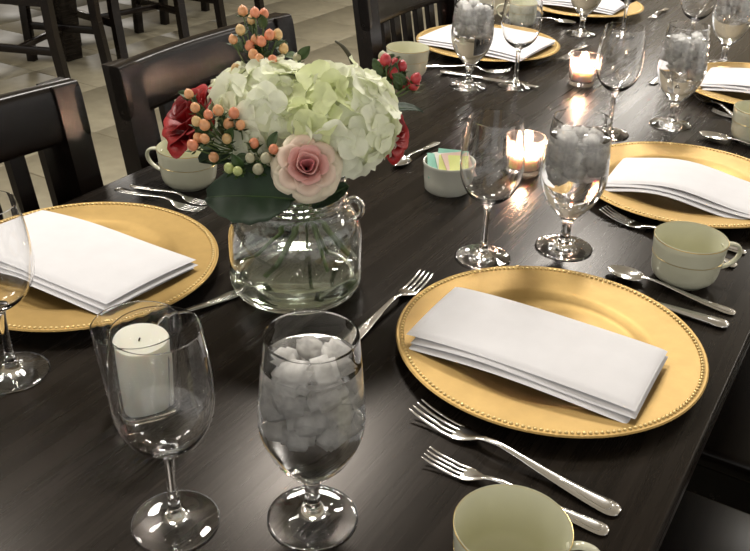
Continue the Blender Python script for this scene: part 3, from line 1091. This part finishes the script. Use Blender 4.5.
def hydrangea(c, rx, ry, rz, n, lab, k, unlit_dir=None):
    t = thing('hydrangea', lab, 'hydrangea', c, 0, 'white hydrangea heads')
    bpy.context.view_layer.update()
    stem(t, Vector(c) - Vector((0, 0, rz * .5)), k, 0.0036)
    # pale green heart that carries the florets
    obj('flower_core', lathe('flower_core', [(0.0, -rz * .80)] + [(rx * .80 * math.cos(a), rz * .80 * math.sin(a)) for a in [(-PI / 2) + PI * q / 12 for q in range(1, 12)]] + [(0, rz * .80)], 24, 80),
        M['hyd_core'], t)
    for q in range(n):
        zf = 1 - (q + 0.5) / n * 1.62
        rr = math.sqrt(max(0, 1 - zf * zf))
        a = q * 2.39996
        nd = Vector((rr * math.cos(a), rr * math.sin(a), zf))
        p = Vector((nd.x * rx, nd.y * ry, nd.z * rz)) * random.uniform(0.90, 1.06)
        nn = (Vector((nd.x / rx, nd.y / ry, nd.z / rz)).normalized() + Vector([random.uniform(-.38, .38) for _ in range(3)])).normalized()
        mi = 0 if random.random() < 0.72 else 1
        if unlit_dir is not None and nd.dot(unlit_dir[0]) > unlit_dir[1]:
            mi = 2 if random.random() < 0.8 else 1  # unlit centre petals: their shade is put into greener florets
        obj('floret', random.choice(FLO[mi]), None, t, mw=Matrix.Translation(p) @ basis(nn, random.uniform(0, 6)) @ Matrix.Scale(random.uniform(0.85, 1.15), 4))
    return t


ldir = (VIEW * 0.80 + RT * 0.02 + UP * 0.10).normalized()
hydrangea(at(271, 117, 1.005), 0.066, 0.062, 0.058, 130, 'white hydrangea head on the left, spreading behind the peach berries', 0)
hydrangea(at(338, 124, 0.985), 0.058, 0.058, 0.058, 120, 'white hydrangea head on the right with its unlit centre coloured lime', 1, ((VIEW - RT * 0.35 + UP * 0.18).normalized(), 0.82))


# roses
def petal_mesh(w_, h_, cup_, curl, seed=0):
    rnd = random.Random(seed)
    wob = rnd.uniform(0, 6)

    def f(u, v):
        s = 2 * v - 1
        width = w_ * math.sin(PI * (0.12 + 0.60 * u)) ** 0.8
        ang = s * width * cup_
        rad = 1.0 / cup_
        out = 0.18 * u * h_ + curl * h_ * max(0, u - 0.55) ** 2 * 4
        zz = u * h_ * (1 - 0.10 * s * s) - curl * h_ * 0.25 * max(0, u - 0.75) * 2
        return Vector((rad * math.sin(ang), rad * (math.cos(ang) - 1) + out + 0.03 * h_ * math.sin(4 * s + wob) * u, zz))
    return surf('petal', f, 7, 8, 0.0004, 0)


def rose(c, n, R, mats, lab, k, cat='rose', name='rose', twist=0.0, rings=None):
    t = thing(name, lab, cat, c, 0)
    bpy.context.view_layer.update()
    stem(t, Vector(c) - Vector(n).normalized() * R * 0.5, k)
    rings = rings or ((3, 0.10, 0.95, 0.02, 0.0), (4, 0.22, 0.95, 0.12, 0.05), (5, 0.38, 0.92, 0.28, 0.15), (6, 0.55, 0.86, 0.50, 0.3), (7, 0.70, 0.78, 0.78, 0.45))
    B = basis(n, twist)
    for ri, (cnt, r0, hh, lean, curl) in enumerate(rings):
        mt_ = mats[min(ri, len(mats) - 1)]
        pm = petal_mesh(R * (0.34 + 0.30 * r0 * 1.6), R * hh * 1.05, 1.0 / (R * (0.22 + 0.75 * r0)), curl, ri)
        pm.materials.append(mt_)
        for q in range(cnt):
            a = 2 * PI * (q + 0.37 * ri) / cnt + random.uniform(-.12, .12)
            mw = B @ Matrix.Rotation(a, 4, 'Z') @ Matrix.Translation((0, R * r0 * 0.55, -R * 0.45)) @ Matrix.Rotation(-lean + random.uniform(-.06, .06), 4, 'X')
            obj('petal', pm, None, t, mw=mw)
    # sepals
    sp = surf('sepal', lambda u, v: Vector(((v - .5) * R * .35 * math.sin(PI * min(1, u * .9 + .1)), R * u * .9, -R * .5 + R * .25 * u)), 5, 4, 0.0004, 0)
    for q in range(5):
        obj('sepal', sp, M['leaf2'], t, mw=B @ Matrix.Rotation(2 * PI * q / 5, 4, 'Z'))
    return t


pk = M['pink']
rose(at(307, 166, 0.925), (VIEW + UP * 0.10 + RT * 0.12), 0.0285, [pk[3], pk[2], pk[2], pk[1], pk[0], pk[0]], 'pale pink rose with a deeper pink heart at the jar rim', 2, name='pink_rose',
     rings=((3, 0.08, 0.85, 0.02, 0.0), (4, 0.18, 0.9, 0.12, 0.05), (5, 0.34, 0.88, 0.30, 0.2), (6, 0.55, 0.86, 0.55, 0.4), (7, 0.72, 0.82, 0.85, 0.5), (7, 0.80, 0.75, 1.15, 0.5)))
rd = [M['red2'], M['red2'], M['red'], M['red'], M['red']]
rose(at(192, 117, 1.0), (-RT * 0.55 + UP * 0.45 + VIEW * 0.55), 0.040, rd, 'dark red rose on the left hanging over the cream cup', 3, name='red_rose')
rose(at(389, 130, 1.01), (RT * 0.7 + UP * 0.2 + VIEW * 0.5), 0.031, [M['red2'], M['red'], M['red'], M['red'], M['red']], 'red rose peeping out at the right of the white hydrangea', 4, name='red_rose', twist=1.0)

# berry sprigs
berry_me = {}
for nm in ('peach_berry', 'coral_berry', 'yellow_berry', 'green_berry', 'red_berry', 'white_bud'):
    r0 = 0.0054
    pts = [(0, -r0 * 0.95)] + [(r0 * math.cos(a) * (1 - 0.08 * math.sin(a)), r0 * 1.12 * math.sin(a)) for a in [(-PI / 2) + PI * q / 10 for q in range(1, 10)]] + [(0.0006, r0 * 1.16), (0, r0 * 1.3)]
    me = lathe('berry', pts, 16, 80)
    me.materials.append(M[nm])
    berry_me[nm] = me
# calyx: five small pointed leaves under a berry
vs, fs = [], []
for k in range(5):
    a = 2 * PI * k / 5
    for (rr, da, z) in ((0.001, 0, -0.0062), (0.0055, -0.42, -0.0052), (0.0105, 0.0, -0.0025), (0.0055, 0.42, -0.0052), (0.0058, 0.0, -0.0062)):
        vs.append((rr * math.cos(a + da), rr * math.sin(a + da), z))
    o = k * 5
    fs += [(o, o + 1, o + 4), (o + 1, o + 2, o + 4), (o + 2, o + 3, o + 4), (o + 3, o, o + 4)]
calyx_me = mesh('calyx', vs, fs, True, 0)
calyx_me.materials.append(M['leaf2'])


def sprig(joint, pts, lab, k, cat='berry sprig', leaves=4, name='berry_sprig', leaf_size=0.022, group='berry sprigs in the bouquet', fork_=0.5):
    J = at(*joint)
    t = thing(name, lab, cat, J, 0, group)
    bpy.context.view_layer.update()
    stem(t, J.copy(), k, 0.0018)
    for (x, y, dz, kind) in pts:
        B = at(x, y, dz) - J
        midp = B * 0.5 + Vector((random.uniform(-.004, .004), random.uniform(-.004, .004), -0.006))
        up = (B - midp).normalized()
        up = (up * 0.6 + UP * 0.5 + VIEW * 0.25).normalized()
        obj('branch', tube('branch', catmull([Vector((0, 0, 0)), midp, B - up * 0.005], 4), 0.0009, 6), M['stem'], t)
        b = obj('berry', berry_me[kind], None, t, mw=Matrix.Translation(B) @ basis(up, random.uniform(0, 6)) @ Matrix.Scale(random.uniform(.92, 1.1) * (1.2 if kind == 'red_berry' else 1.0), 4))
        obj('calyx', calyx_me, None, b)
    lf = surf('leaflet', lambda u, v: Vector(((v - .5) * leaf_size * 0.55 * math.sin(PI * (0.03 + 0.95 * u)) ** .8, leaf_size * u, 0.12 * leaf_size * math.sin(PI * u) + 0.25 * leaf_size * abs(v - .5))), 7, 4, 0.0003, 0)
    for q in range(leaves):
        (x, y, dz, kind) = pts[(q * 3) % len(pts)]
        B = (at(x, y, dz + 0.006) - J) * random.uniform(.5, .85)
        obj('leaflet', lf, M['leaf2'], t, mw=Matrix.Translation(B) @ basis((VIEW + Vector([random.uniform(-.8, .8) for _ in range(3)])).normalized(), random.uniform(-1.5, 1.5)))
    return t


def conv(L, ox, oy, s, d, kinds, jit=0.012):
    return [(ox + X / s, oy + Y / s, d + random.uniform(-jit, jit), kinds[i % len(kinds)]) for i, (X, Y) in enumerate(L)]


pc = ('peach_berry', 'peach_berry', 'coral_berry', 'peach_berry', 'yellow_berry')
L1 = [(178, 110), (207, 172), (267, 205), (313, 185), (213, 235), (250, 252), (360, 247), (385, 198), (415, 252), (352, 315), (250, 315), (222, 312), (195, 345), (292, 400)]
sprig((236, 150, 0.975), conv(L1, 150, 70, 4.59, 0.935, pc), 'sprig of peach berries in front of the left red rose and cup', 5, leaves=9)
L2 = [(157, 75), (240, 88), (303, 95), (220, 135), (140, 205), (90, 270), (245, 275), (285, 285), (340, 240), (395, 238), (438, 335), (230, 375), (270, 405), (360, 415), (205, 315), (112, 475)]
sprig((262, 78, 1.01), conv(L2, 220, 0, 6.8875, 0.985, ('peach_berry', 'coral_berry', 'coral_berry', 'yellow_berry', 'yellow_berry', 'peach_berry')), 'tall sprig of peach berries rising above the hydrangea', 6, leaves=10)
sprig((262, 160, 0.97), [(254, 143, .935, 'coral_berry'), (273.5, 149, .925, 'coral_berry'), (229, 168, .93, 'green_berry'), (237.5, 171, .925, 'green_berry'), (258, 169, .93, 'white_bud'), (250, 158, .93, 'white_bud'), (266, 158, .928, 'white_bud')],
      'sprig of green and coral berries just above the large leaf', 7, leaves=6)
L3 = [(285, 375), (240, 415), (350, 395), (385, 415), (320, 430), (335, 455), (475, 490), (462, 528), (360, 520), (405, 520)]
rb = conv(L3, 340, 0, 6.25, 1.03, ('red_berry',)) + [(383, 56.5, 1.045, 'white_bud')]
sprig((382, 98, 1.03), rb, 'sprig of red berries at the right in front of the far cup', 8, leaves=10)
sprig((298, 70, 1.02), [(297, 58, 1.03, 'white_bud'), (216, 84, 1.02, 'white_bud'), (243, 70, 1.03, 'yellow_berry')], 'few pale buds just above the top of the hydrangea', 9, leaves=2)


# leaves
def big_leaf(c, n, twist, L, Wd, lab, k, mat='leaf', droop=0.25, name='leaf'):
    t = thing(name, lab, 'leaf', c, 0, 'green leaves in the bouquet')
    bpy.context.view_layer.update()
    B = basis(n, twist)

    def f(u, v):
        s = 2 * v - 1
        wv = Wd * math.sin(PI * (0.02 + 0.96 * u)) ** 0.62 * (1 - 0.22 * u)
        ser = 1 + 0.035 * math.sin(34 * u)
        return Vector((s * wv * 0.5 * ser, (u - .5) * L, -droop * L * (u - .35) ** 2 + 0.10 * Wd * abs(s) - 0.004 * abs(math.sin(16 * u)) * (1 - abs(s)) * abs(s)))
    obj('leaf_blade', surf('leaf_blade', f, 26, 12, 0.0005, 0), M[mat], t, mw=B)
    rib = [Vector((0, (u - .5) * L, -droop * L * (u - .35) ** 2 + 0.0006)) for u in [q / 10 for q in range(11)]]
    obj('midrib', tube('midrib', rib, [0.0012 - 0.0009 * q / 10 for q in range(11)], 6), M['leaf2'], t, mw=B)
    base = B @ Vector((0, -.5 * L, -droop * L * .1225))
    nk = jp + Vector((0.02 * math.cos(k * 2.4), 0.02 * math.sin(k * 2.4), 0.14)) - Vector(c)
    obj('petiole', tube('petiole', catmull([base, base.lerp(nk, .5) + Vector((0, 0, .008)), nk], 5), 0.0014, 6), M['stem'], t)
    return t


big_leaf(at(249, 196, 0.935), (VIEW * 1.0 + UP * 0.35 - RT * 0.1), 1.50, 0.096, 0.078, 'large dark green leaf lying over the left shoulder of the jar', 0)
big_leaf(at(404, 108, 1.06), (VIEW * 0.6 + UP * 0.8), -1.25, 0.050, 0.026, 'dark green leaf below the red berries at the right', 1, droop=0.5)
big_leaf(at(330, 196, 0.955), (VIEW * 0.8 + UP * 0.5 - RT * .2), 2.2, 0.045, 0.030, 'small dark green leaf tucked under the pink rose at the jar rim', 2)
big_leaf(at(225, 152, 0.985), (VIEW * 0.8 + UP * 0.5), 1.9, 0.060, 0.045, 'dark leaf behind the left sprig of peach berries', 4)
# thin curled leaf standing up behind the hydrangea
tl = thing('curled_leaf', 'thin curled brown-green leaf standing up behind the hydrangea', 'leaf', at(356, 76, 1.06))
bpy.context.view_layer.update()
lp = [at(x, y, 1.06) - at(356, 76, 1.06) for x, y in ((360, 92), (358, 78), (354, 66), (349, 55), (342, 46), (335, 41))]
lp = catmull(lp, 4)
obj('leaf_blade', tube('leaf_blade', lp, 0, 8, True, [(0.0005 + 0.0024 * math.sin(PI * min(1, (1 - i / len(lp)) * .9 + .05)), 0.0007) for i in range(len(lp))]), M['dry_leaf'], tl)
stem(tl, at(360, 92, 1.06), 10, 0.0014)
